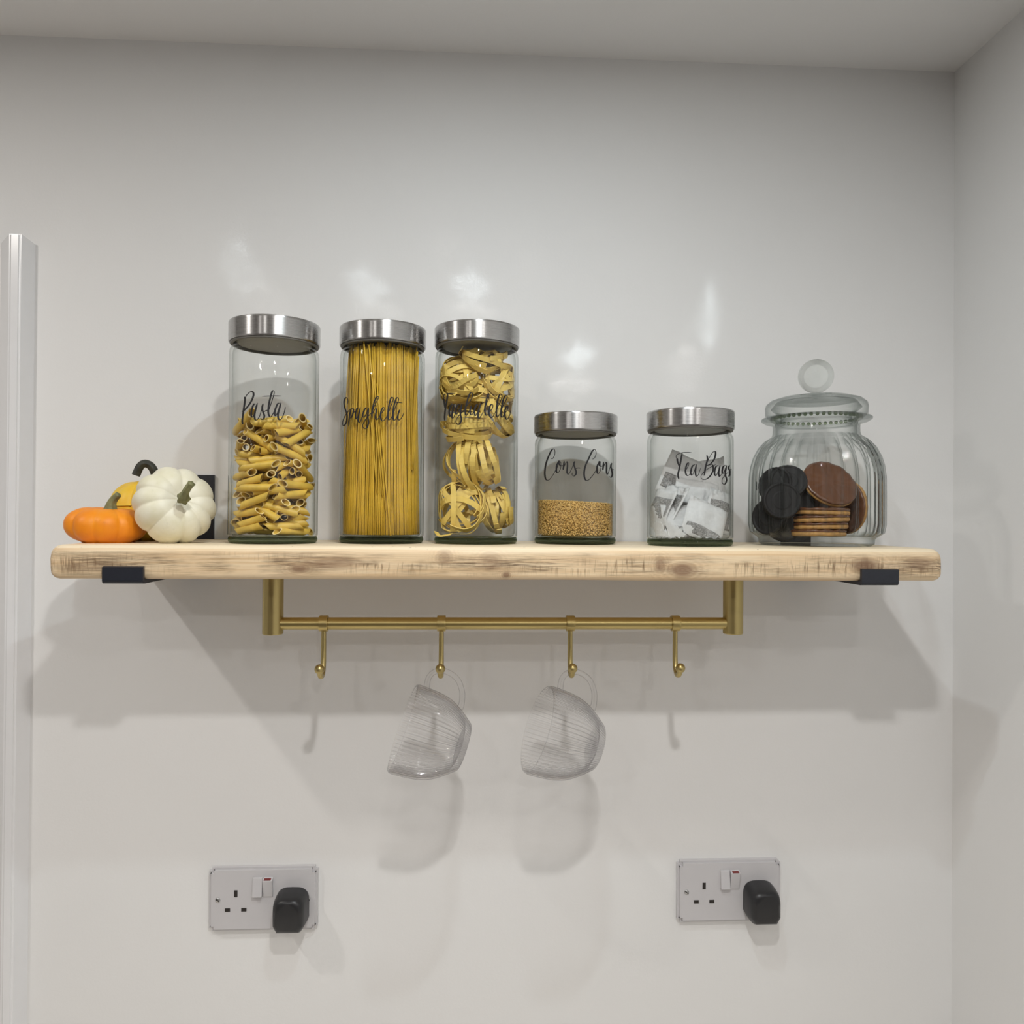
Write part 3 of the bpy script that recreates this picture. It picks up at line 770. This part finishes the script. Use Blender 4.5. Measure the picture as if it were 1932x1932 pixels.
ps = [Vector((p0.x, p0.y + .012, cpt.z + .004)), Vector((p0.x + .004, p0.y, cpt.z)), Vector(((p0.x + p1.x) / 2, p0.y, cpt.z)), Vector((p1.x, p1.y, cpt.z + .002))]
pts = [Vector(p) - cpt for p in crom([tuple(p) for p in ps], 5)]
o = obj('tagliatelle_strip', ribbon_mesh(pts, [(0.1, 1, .15)] * len(pts)), M['tagliatelle'], smooth=False, loc=cpt)
tag(o, 'short broken tagliatelle strip lying on the floor of the Tagliatelle jar', 'pasta')

# ---- couscous
def couscous():
    rng = np.random.default_rng(5)
    bm = bmesh.new(); bmesh.ops.create_icosphere(bm, subdivisions=1, radius=1)
    bv = np.array([v.co[:] for v in bm.verts]); bf = np.array([[v.index for v in f.verts] for f in bm.faces]); bm.free()
    zl = at(1010, 944, jC.location.y - .02).z - ZS; zr = at(1160, 952, jC.location.y - .02).z - ZS
    R0 = RI - 0.0022
    def top(x): return zl + (zr - zl) * (x + RI) / (2 * RI)
    P = []
    for i in range(5200):                                   # against the glass
        a = rng.uniform(0, 2 * PI); x, y = R0 * math.cos(a), R0 * math.sin(a)
        P.append((x, y, rng.uniform(0.0116, top(x))))
    for i in range(2600):                                   # the heaped surface
        r = R0 * math.sqrt(rng.uniform(0, 1)); a = rng.uniform(0, 2 * PI); x, y = r * math.cos(a), r * math.sin(a)
        P.append((x, y, top(x) + rng.uniform(-.0004, .0008)))
    P = np.array(P); S = rng.uniform(0.00062, 0.00105, len(P))
    V = (bv[None] * S[:, None, None] + P[:, None]).reshape(-1, 3)
    F = (bf[None] + (np.arange(len(P)) * len(bv))[:, None, None]).reshape(-1, 3)
    n0 = len(V); n = 64; vs = [tuple(v) for v in V]; fs = [tuple(int(q) for q in f) for f in F]
    for ring in range(2):
        for k in range(n):
            a = 2 * PI * k / n; x, y = (R0 - .0006) * math.cos(a), (R0 - .0006) * math.sin(a)
            vs.append((x * (.93 if ring == 0 else 1), y * (.93 if ring == 0 else 1), 0.0100 if ring == 0 else top(x) - .0003))
    for k in range(n):
        j = (k + 1) % n; fs.append((n0 + k, n0 + j, n0 + n + j, n0 + n + k))
    fs.append(tuple(n0 + k for k in reversed(range(n)))); fs.append(tuple(n0 + n + k for k in range(n)))
    return pyd(vs, fs)
o = obj('couscous', couscous(), M['couscous'], loc=jC.location)
tag(o, 'golden couscous grains filling the bottom of the jar lettered Cons Cons', 'couscous', kind='stuff')

# ---- tea bags
def pillow(w, h, puff, nx=12, ny=12, seed=0, ur=(-1, 1), vr=(-1, 1), inset=0.0):
    vs, fs = [], []
    for side in (1, -1):
        for j in range(ny + 1):
            for i in range(nx + 1):
                u, v = ur[0] + (ur[1] - ur[0]) * i / nx, vr[0] + (vr[1] - vr[0]) * j / ny
                e = max(0, (1 - (u / .88) ** 4)) * max(0, (1 - (v / .88) ** 4)) if max(abs(u), abs(v)) < .88 else 0
                z = side * (-inset + 0.0003 + puff * e ** .7 * (0.75 + 0.5 * noise.noise(Vector((u * 1.7 + seed, v * 1.7, side)))))
                z += (0.0007 * math.sin(u * 9 + seed) if abs(v) > .9 else 0) + 0.0032 * noise.noise(Vector((u * 1.3, v * 1.3 + seed * 2.3, 5)))
                vs.append((u * w / 2, v * h / 2, z))
    N = (nx + 1) * (ny + 1)
    for s in range(2):
        for j in range(ny):
            for i in range(nx):
                a = s * N + j * (nx + 1) + i
                f = (a, a + 1, a + nx + 2, a + nx + 1); fs.append(f if s == 0 else tuple(reversed(f)))
    for i in range(nx):
        fs.append((i + 1, i, N + i, N + i + 1)); b = ny * (nx + 1)
        fs.append((b + i, b + i + 1, N + b + i + 1, N + b + i))
    for j in range(ny):
        a = j * (nx + 1); fs.append((a, a + nx + 1, N + a + nx + 1, N + a)); b = a + nx
        fs.append((b + nx + 1, b, N + b, N + b + nx + 1))
    return pyd(vs, fs)
def teabag(px, py, dy, wd, ht, right, normal, puff, fill, label, seed):
    """right: direction of the bag's width; normal: way the bag faces; fill: (low, high) band of the tea inside, -1..1"""
    c = at(px, py, jB.location.y + dy)
    n = Vector(normal).normalized(); r = Vector(right); r = (r - n * r.dot(n)).normalized(); u = n.cross(r)
    mt = Matrix((r, u, n)).transposed().to_4x4(); mt.translation = c
    t = obj('tea_bag', pillow(wd, ht, puff, seed=seed), M['paper']); 
    # keep every corner inside the glass
    lim = RI - 0.001
    for v in t.data.vertices:
        wv = mt @ v.co; x, y = wv.x - jB.location.x, wv.y - jB.location.y; hr = math.hypot(x, y)
        if hr > lim: wv.x = jB.location.x + x * lim / hr; wv.y = jB.location.y + y * lim / hr
        wv.z = max(wv.z, ZS + .0092 + 0.0006 * ((v.index * 7) % 5))
        v.co = wv - c
    t.location = c
    tag(t, label, 'tea bag', 'tea bags in the Tea Bags jar')
    if fill:
        lo, hi = fill
        ti = pillow(wd, ht, puff, seed=seed, ur=(-.86, .86), vr=(max(lo, -.86), hi), inset=-.00025)
        for v in ti.vertices:
            wv = mt @ v.co
            x, y = wv.x - jB.location.x, wv.y - jB.location.y; hr = math.hypot(x, y); l2 = lim - .0005
            if hr > l2: wv.x = jB.location.x + x * l2 / hr; wv.y = jB.location.y + y * l2 / hr
            wv.z = max(wv.z, ZS + .0096); v.co = wv - c
        obj('tea_leaves', ti, M['tea'], t)
    return t
teabag(1287, 902, .022, .052, .058, (.87, .0, -.42), (.05, -1, .2), .003, (-.75, -.05), 'grey upright tea bag at the back, topmost, with a dark band of tea', 1)
teabag(1362, 906, .018, .050, .056, (1, .1, .1), (-.25, -1, .1), .003, None, 'pale tea bag leaning at the back behind the letters Bags', 2)
teabag(1312, 940, .002, .054, .050, (.95, 0, -.25), (0, -1, .45), .004, (-.95, -.4), 'bright white folded tea bag in the middle of the jar', 3)
teabag(1364, 968, -.018, .046, .052, (.96, .0, -.2), (.35, -1, .15), .004, (-.8, .5), 'tea bag with dark speckled tea against the right of the jar', 4)
teabag(1262, 955, -.012, .042, .054, (.45, -.8, -.15), (-.75, -.4, .45), .003, (-.8, .6), 'tea bag on edge at the left, inner one of the leaning pair', 5)
teabag(1244, 962, -.012, .040, .052, (.40, -.85, -.12), (-.8, -.4, .35), .003, (-.8, .6), 'tea bag on edge at the left, outer one of the leaning pair', 6)
teabag(1296, 988, -.030, .060, .050, (1, .02, -.05), (.05, -1, .55), .007, (-.95, -.3), 'large puffed white tea bag lying at the front of the jar', 7)
teabag(1330, 984, -.036, .052, .050, (.9, .1, -.4), (.25, -1, .35), .005, (-.9, -.4), 'white tea bag overlapping the right of the large front bag', 9)
teabag(1236, 1003, -.024, .034, .030, (.9, -.2, .2), (-.4, -1, .6), .004, None, 'small crumpled tea bag corner low at the jar left', 8)
teabag(1300, 1000, .018, .060, .060, (1, 0, 0), (0, -.35, 1), .006, (-.8, .8), 'tea bag lying flat at the bottom behind the others', 10)

# ------------------------------------------------------------------ ribbed cookie jar
CY = -0.120
cb = at(1539, 1028, CY); CX = at(1538.5, 900, CY).x
sca = (cb - EYE).dot(FWD) / FPX
def zz(py, r): return at(1539, py, CY - r).z - ZS
t = cookie = thing('cookie_jar', (CX, CY, ZS), 'ribbed clear glass cookie jar with ball topped lid', 'jar')
Rb = 118.5 * sca; NRIB = 26
zn = zz(806, .055)
zfl = at(1539, 778, CY).z - ZS
outer = [(0, 0.0008), (.050, 0.0006), (.0570, 0), (.0655, .0006), (.0690, .003), (.0695, .0085), (.0715, .0105), (Rb - .0015, .016), (Rb, .026), (Rb, .060), (Rb - .0003, .085), (Rb - .0020, .098), (Rb - .0055, .110),
         (Rb - .0115, .1215), (Rb - .0185, .1300), (.0535, .1360), (.0522, .1400), (.0520, .1455), (.0522, .1500), (.0560, .1520), (.0620, .1536), (.0660, .1560), (.0665, .1580), (.0650, .1592)]
zsc = (at(1539, 775, CY - .066).z - ZS) / .1592
outer = [(r, z * zsc) for r, z in outer]
inner = [(.0560, .1575 * zsc), (.0500, .1540 * zsc), (.0485, .147 * zsc), (.0488, .138 * zsc), (.0540, .1300 * zsc), (Rb - .0150, .1205 * zsc), (Rb - .0090, .109 * zsc), (Rb - .0055, .097 * zsc),
         (Rb - .0042, .083 * zsc), (Rb - .0042, .028 * zsc), (Rb - .0060, .018 * zsc), (Rb - .0110, .0125), (0, .0115)]
me = lathe(outer + inner, NRIB * 10)
for v in me.vertices:
    r = math.hypot(v.co.x, v.co.y); z = v.co.z / zsc
    if 0.012 < z < 0.136 and r > .052:
        w_ = min(1, (z - .012) / .006) * min(1, (.136 - z) / .010)
        isout = 1.0
        a = math.atan2(v.co.y, v.co.x)
        k = 1 + 0.0026 * w_ * (abs(math.cos(NRIB * a / 2)) ** 0.7 - .6) * 2 / r
        v.co.x *= k; v.co.y *= k
me.update()
obj('ribbed_body', me, M['rib_glass'], t)
zl0 = .1592 * zsc + .0004
zk = at(1537, 710, CY).z - ZS; rk = 32.0 * sca
lh = at(1537, 737, CY - .045).z - ZS - zl0
lid = obj('lid', lathe([(0, lh + .001), (.016, lh), (.030, lh - .0006), (.045, lh - .0020), (.0555, lh - .0055), (.0605, lh - .010), (.0618, lh - .0145), (.0612, .0035), (.0585, .0006), (.0540, 0), (.0480, -.001), (.0462, -.009), (.0432, -.0095),
                        (.0425, 0), (.0460, .004), (.0545, lh - .0155), (.0480, lh - .0070), (.0300, lh - .0042), (0, lh - .003)], 128), M['rib_glass'], t, loc=(0, 0, zl0))
obj('knob', sphere_bm(rk, (0, 0, zk - zl0), 40, 28), M['solid_glass'], lid)
tooth = bmesh.new()
for k in range(48):
    a = 2 * PI * k / 48
    b = sphere_bm(.0024, (.0535 * math.cos(a), .0535 * math.sin(a), -.0012), 8, 6); mm = bpy.data.meshes.new('q'); b.to_mesh(mm); b.free(); tooth.from_mesh(mm); bpy.data.meshes.remove(mm)
obj('beaded_seat', tooth, M['base_glass'], t, loc=(0, 0, zl0))

# ---- dark sandwich cookies
def disc_cookie(r, th, bead=0.0):
    return lathe([(0, 0), (r - .0008, 0), (r, .0008), (r, th - .0010), (r - .0012, th), (r - .0030, th - .0003), (r - .0036, th - .0010), (r - .0110, th - .0010), (r - .0118, th - .0004), (0, th - .0004)], 56,
                 (lambda a, rr, z: rr * (1 + bead * math.cos(28 * a))) if bead else None)
DCR = 0.0225
wafer_m = disc_cookie(DCR, .0042, .012); wafer_m.materials.append(M['dark_cookie'])
fill_m = lathe([(0, 0), (DCR - .0014, 0), (DCR - .0014, .0022), (0, .0022)], 40); fill_m.materials.append(M['dark_cookie'])
def place(t, c, n, roll=0):
    t.rotation_euler = (Vector(n).to_track_quat('Z', 'Y') @ Euler((0, 0, roll)).to_quaternion()).to_euler(); t.location = c
def dark_cookie(px, py, dy, n, label):
    c = at(px, py, CY + dy)
    t = thing('sandwich_cookie', c, label, 'cookie', 'dark sandwich cookies in the glass jar'); place(t, c, n)
    obj('wafer', wafer_m, None, t, loc=(0, 0, .0011)); o = obj('wafer', wafer_m, None, t, loc=(0, 0, -.0011)); o.rotation_euler = (PI, 0, 0)
    obj('filling', fill_m, None, t, loc=(0, 0, -.0011))
for px, py, dy, n, lab in ((1474, 945, -.036, (-.15, -1, .12), 'dark round sandwich cookie facing front at the jar left'),
                           (1464, 915, -.006, (-.75, -.62, .22), 'dark sandwich cookie on edge, highest at the far left'),
                           (1487, 910, -.014, (-.25, -.9, .45), 'dark sandwich cookie leaning behind the front facing one'),
                           (1502, 917, -.002, (.35, -.9, .25), 'dark sandwich cookie touching the brown biscuits, upper row'),
                           (1452, 975, -.022, (-.8, -.58, .1), 'dark sandwich cookie on edge at the lower far left'),
                           (1478, 987, -.020, (-.2, -1, .1), 'dark sandwich cookie below the front facing one'),
                           (1505, 958, -.016, (.2, -1, .12), 'dark sandwich cookie between the front cookie and the biscuit stack'),
                           (1512, 950, .012, (.1, -1, .1), 'dark sandwich cookie in the shade behind the biscuit stack')):
    dark_cookie(px, py, dy, n, lab)

# ---- chocolate topped biscuits
BR = 0.0345
def biscuit_meshes():
    b = lathe([(0, 0), (BR - .0015, 0), (BR, .0012), (BR, .0040), (BR - .0010, .0050), (0, .0050)], 64, lambda a, r, z: r * (1 + .006 * math.sin(23 * a) + .004 * math.sin(7 * a)))
    c = lathe([(0, .0051), (BR - .0004, .0051), (BR + .0004, .0062), (BR - .0006, .0078), (BR - .004, .0084), (0, .0082)], 64, lambda a, r, z: r * (1 + .006 * math.sin(9 * a)))
    for v in c.vertices:
        if v.co.z > .0075: v.co.z += .0007 * math.sin(v.co.x * 420 + 2 * math.sin(v.co.y * 260))
    b.materials.append(M['biscuit']); c.materials.append(M['chocolate']); return b, c
bis_m, cho_m = biscuit_meshes()
def biscuit(c, n, label, roll=0, grp='chocolate topped biscuits in the glass jar'):
    t = thing('chocolate_biscuit', c, label, 'biscuit', grp); place(t, c, n, roll)
    obj('biscuit_base', bis_m, None, t); obj('chocolate_top', cho_m, None, t)
zs0 = ZS + .0122
stx = at(1542, 990, CY - .02)
for k, lab in enumerate(('lowest chocolate biscuit of the flat stack of four', 'second lowest chocolate biscuit of the flat stack of four',
                         'second highest chocolate biscuit of the flat stack of four', 'highest chocolate biscuit of the flat stack of four')):
    biscuit(Vector((stx.x + (-.002, .001, .0015, .003)[k], CY - .022 + (0, .001, -.001, .001)[k], zs0 + .0089 * k)), (random.uniform(-.03, .03), random.uniform(-.02, .02), 1), lab, k)
for px, py, dy, n, lab in ((1562, 917, -.012, (.10, -.80, .60), 'brown chocolate biscuit facing front above the flat stack'),
                           (1568, 951, .027, (.25, -1, .0), 'brown chocolate biscuit standing behind the front one at right'),
                           (1600, 957, .012, (-.95, -.30, .0), 'brown chocolate biscuit on edge by the right wall of the jar'),
                           (1550, 930, .020, (.1, -1, .15), 'brown chocolate biscuit standing at the back of the jar')):
    biscuit(at(px, py, CY + dy), n, lab, 1.3)

# ------------------------------------------------------------------ pumpkins
def pumpkin_mesh(R, H, lobes, groove, dimple, seed, flat=0.0):
    nu, nv = 160, 60; vs, fs = [], []
    for j in range(nv + 1):
        v = PI * j / nv
        for i in range(nu):
            u = 2 * PI * i / nu
            uu = u + 0.10 * math.sin(2 * u + seed) + .05 * math.sin(3 * u + seed * 2)
            lob = abs(math.sin(lobes * uu / 2)) ** 0.65
            rho = R * max(math.sin(v), 0) ** 0.82 * (1 - groove * (1 - lob) * (0.35 + 0.65 * math.sin(v)))
            z = H / 2 * math.copysign(abs(math.cos(v)) ** 0.9, math.cos(v)) * (1 - .35 * groove * (1 - lob))
            z -= math.copysign(dimple * math.exp(-(rho / (.36 * R)) ** 2), math.cos(v))
            b = 1 + .02 * noise.noise(Vector((math.cos(u) * 2 + seed, math.sin(u) * 2, z * 30)))
            vs.append((rho * math.cos(u) * b, rho * math.sin(u) * b, z))
    for j in range(nv):
        for i in range(nu):
            k = (i + 1) % nu; a, b = j * nu, (j + 1) * nu
            fs.append((a + i, b + i, b + k, a + k))
    me = pyd(vs, fs); bm = bmesh.new(); bm.from_mesh(me); bmesh.ops.remove_doubles(bm, verts=bm.verts, dist=1e-6); bmesh.ops.recalc_face_normals(bm, faces=bm.faces); bm.to_mesh(me); bm.free(); return me
def pumpkin(c, R, H, lobes, groove, dimple, mat, axis, label, stem_pts, stem_r, stem_mat, seed, roll=0):
    t = thing('pumpkin', c, label, 'pumpkin', 'small pumpkins')
    q = Vector(axis).to_track_quat('Z', 'Y') @ Euler((0, 0, roll)).to_quaternion()
    me = pumpkin_mesh(R, H, lobes, groove, dimple, seed); me.transform(q.to_matrix().to_4x4())
    lo = min(v.co.z for v in me.vertices)
    t.location.z = ZS - lo - .0008
    for v in me.vertices:                       # settle on the shelf
        if v.co.z < lo + .0022: v.co.z = lo + .0008
    obj('flesh', me, mat, t)
    pts = crom(stem_pts, 5); n = len(pts); K = 10
    rad = np.interp(np.linspace(0, 1, n), np.linspace(0, 1, len(stem_r)), stem_r)
    st = tube(pts, list(rad), 20)
    for i, v in enumerate(st.vertices):         # ridged stalk
        r_ = pts[min(i // 20, n - 1)]; d = v.co - Vector(r_); v.co = Vector(r_) + d * (1 + .16 * math.cos(5 * 2 * PI * (i % 20) / 20))
    obj('stem', st, stem_mat, t)
    return t
def rel(px, py, y, c): p = at(px, py, y); return (p.x - c.x, p.y - c.y, p.z)
# white one, lying on its side with the stalk towards the room
yw = -0.158; cw = at(330, 953, yw)
RW = 74.5 * (cw - EYE).dot(FWD) / FPX
tW = pumpkin(cw, RW, RW * 1.42, 10, .095, .009, M['pump_white'], (.60, -.74, .30), 'white ribbed pumpkin on its side, stem facing out', [(0, 0, 0), (0, 0, .01)], [.003, .003], M['stem'], 1.7, .2)
ow = tW.location
def wstem():
    o = bpy.data.objects
    for ch in tW.children:
        if ch.name.startswith('stem'):
            ps = [(346, 941, .035), (347, 936, .041), (351, 927, .046), (357, 918, .050), (362, 912, .052)]
            pts = crom([tuple(at(a, b, yw - d) - ow) for a, b, d in ps], 5)
            rad = np.interp(np.linspace(0, 1, len(pts)), [0, .2, .4, .8, 1], [.0070, .0056, .0036, .0034, .0040])
            st = tube(pts, list(rad), 20)
            for i, v in enumerate(st.vertices):
                r_ = Vector(pts[i // 20]); v.co = r_ + (v.co - r_) * (1 + .16 * math.cos(5 * 2 * PI * (i % 20) / 20))
            st.materials.append(M['stem']); st.polygons.foreach_set('use_smooth', [True] * len(st.polygons)); ch.data = st
wstem()
yo = -0.150; co = at(201, 985, yo)
so = (co - EYE).dot(FWD) / FPX
tO = pumpkin(co, 72 * so, 73 * so, 9, .085, .006, M['pump_orange'], (.05, -.03, 1), 'orange flattened pumpkin at the left end of the shelf',
             [(.006, -.004, .014), (.0065, -.004, .021), (.008, -.005, .0265), (.011, -.006, .031), (.0165, -.007, .0365)], [.0085, .0060, .0046, .0040, .0034], M['stem'], .6, .35)
yy_ = -0.062; cyl = at(286, 960, yy_)
sye = (cyl - EYE).dot(FWD) / FPX
tY = pumpkin(cyl, 74 * sye, 121 * sye, 10, .10, .006, M['pump_yellow'], (-.05, -.1, 1), 'yellow pumpkin with dark hooked stem, behind the white one',
             [(0, 0, 0), (0, 0, .01)], [.003, .003], M['stem_dark'], 2.4, .5)
for ch in tY.children:
    if ch.name.startswith('stem'):
        ps = [(294, 912, 0), (292, 893, .004), (285, 880, .006), (274, 875, .008), (265, 880, .009), (259, 892, .009), (257, 897, .009)]
        pts = crom([tuple(at(a, b, yy_ - d) - tY.location) for a, b, d in ps], 5)
        rad = np.interp(np.linspace(0, 1, len(pts)), [0, .2, .5, 1], [.0055, .0050, .0048, .0050])
        st = tube(pts, list(rad), 20)
        for i, v in enumerate(st.vertices):
            r_ = Vector(pts[i // 20]); v.co = r_ + (v.co - r_) * (1 + .10 * math.cos(5 * 2 * PI * (i % 20) / 20))
        st.materials.append(M['stem_dark']); st.polygons.foreach_set('use_smooth', [True] * len(st.polygons)); ch.data = st

# ------------------------------------------------------------------ sockets and plugs
def socket(px0, px1, py, label, plug_px, plug_top, plug_lab, rot):
    a, b = at(px0, py, -.009), at(px1, py, -.009)
    cx, zt = (a.x + b.x) / 2, (a.z + b.z) / 2
    W, H, D = (b.x - a.x), 0.086, 0.0095
    t = thing('wall_socket', (cx, 0, zt - H / 2), label, 'socket', 'white double wall sockets')
    t.rotation_euler = (0, rot, 0)
    bm = box_bm(-W / 2, W / 2, -D, 0, -H / 2, H / 2)
    bmesh.ops.bevel(bm, geom=[e for e in bm.edges if abs(e.verts[0].co.y - e.verts[1].co.y) > .005], offset=.004, segments=4, affect='EDGES')
    bmesh.ops.bevel(bm, geom=[e for e in bm.edges if all(v.co.y < -D + .0005 for v in e.verts)], offset=.0032, segments=4, affect='EDGES')
    sharp(obj('faceplate', bm, M['plastic'], t, False), 12)
    zc = H / 2 - .0258                                   # switches
    for k, sx in enumerate((-.0070, .0070)):
        bm = box_bm(-.0066, .0066, -.0050, .0035, -.0128, .0128, .0009, 2)
        s = obj('rocker_switch', bm, M['plastic'], t, False, loc=(sx, -D + .0005, zc)); s.rotation_euler = (-.16 if k == 0 else .24, 0, 0)
        if k == 1: obj('indicator', box_bm(-.0046, .0046, -.0042, .0002, -.0004, .0003), M['red'], s, False, loc=(0, -.0002, .0128))
    for sx in (-.0365, .0365):
        obj('earth_slot', box_bm(-.0022, .0022, -.0006, .001, -.0045, .0045), M['slot'], t, False, loc=(sx, -D, .0085))
        for ex in (-.011, .011):
            obj('pin_slot', box_bm(-.0034, .0034, -.0006, .001, -.0022, .0022), M['slot'], t, False, loc=(sx + ex, -D, -.0135))
    for sx in (-W / 2 + .0125, W / 2 - .0125):
        sc_ = lathe([(0, .0012), (.0026, .0010), (.0034, .0002), (.0034, -.001), (0, -.001)], 24); sc_.transform(Matrix.Rotation(PI / 2, 4, 'X'))
        s = obj('screw', sc_, M['screw'], t, True, loc=(sx, -D, 0.0))
        obj('screw_slot', box_bm(-.003, .003, -.0002, .0002, -.0005, .0005), M['slot'], s, False, loc=(0, -.0013, 0)).rotation_euler = (0, .6, 0)
    # the plug: rounded shoulders, flat back
    pc = at((plug_px[0] + plug_px[1]) / 2, plug_top, -D - .004); hw = .0222
    R0 = (plug_px[1] - plug_px[0]) / 2
    bm = bmesh.new()
    prof = []
    for k in range(17):
        an = PI * k / 16; prof.append((hw * math.copysign(abs(math.cos(an)) ** .62, math.cos(an)), -.020 + .020 * abs(math.sin(an)) ** .75))
    prof += [(-hw, -.040), (-hw * .75, -.050), (hw * .75, -.050), (hw, -.040)]
    layers = ((-D, 1.0), (-D - .012, 1.0), (-D - .024, .95), (-D - .031, .86), (-D - .034, .70))
    zr = -.022; rows = []
    for y, s in layers: rows.append([bm.verts.new((x * s, y, zr + (z - zr) * s)) for x, z in prof])
    n = len(prof)
    for r0, r1 in zip(rows, rows[1:]):
        for k in range(n): bm.faces.new((r0[k], r0[(k + 1) % n], r1[(k + 1) % n], r1[k]))
    bm.faces.new(rows[0]); bm.faces.new(list(reversed(rows[-1])))
    bmesh.ops.recalc_face_normals(bm, faces=bm.faces)
    p = sharp(obj('plug', bm, M['black_plastic'], None, True, loc=(pc.x, -.0002, at(pc.x, plug_top, 0).z if False else pc.z)), 40)
    tag(p, plug_lab, 'plug', 'black mains plugs')
socket(394, 599, 1637, 'white double socket under the left half of the shelf', (522, 581), 1676, 'black plug in the left wall socket, below the pasta jar', 0.0)
socket(1279, 1473.5, 1624, 'white double socket under the right half of the shelf', (1400, 1466), 1663, 'black plug in the right wall socket, below the tea jar', 0.0)
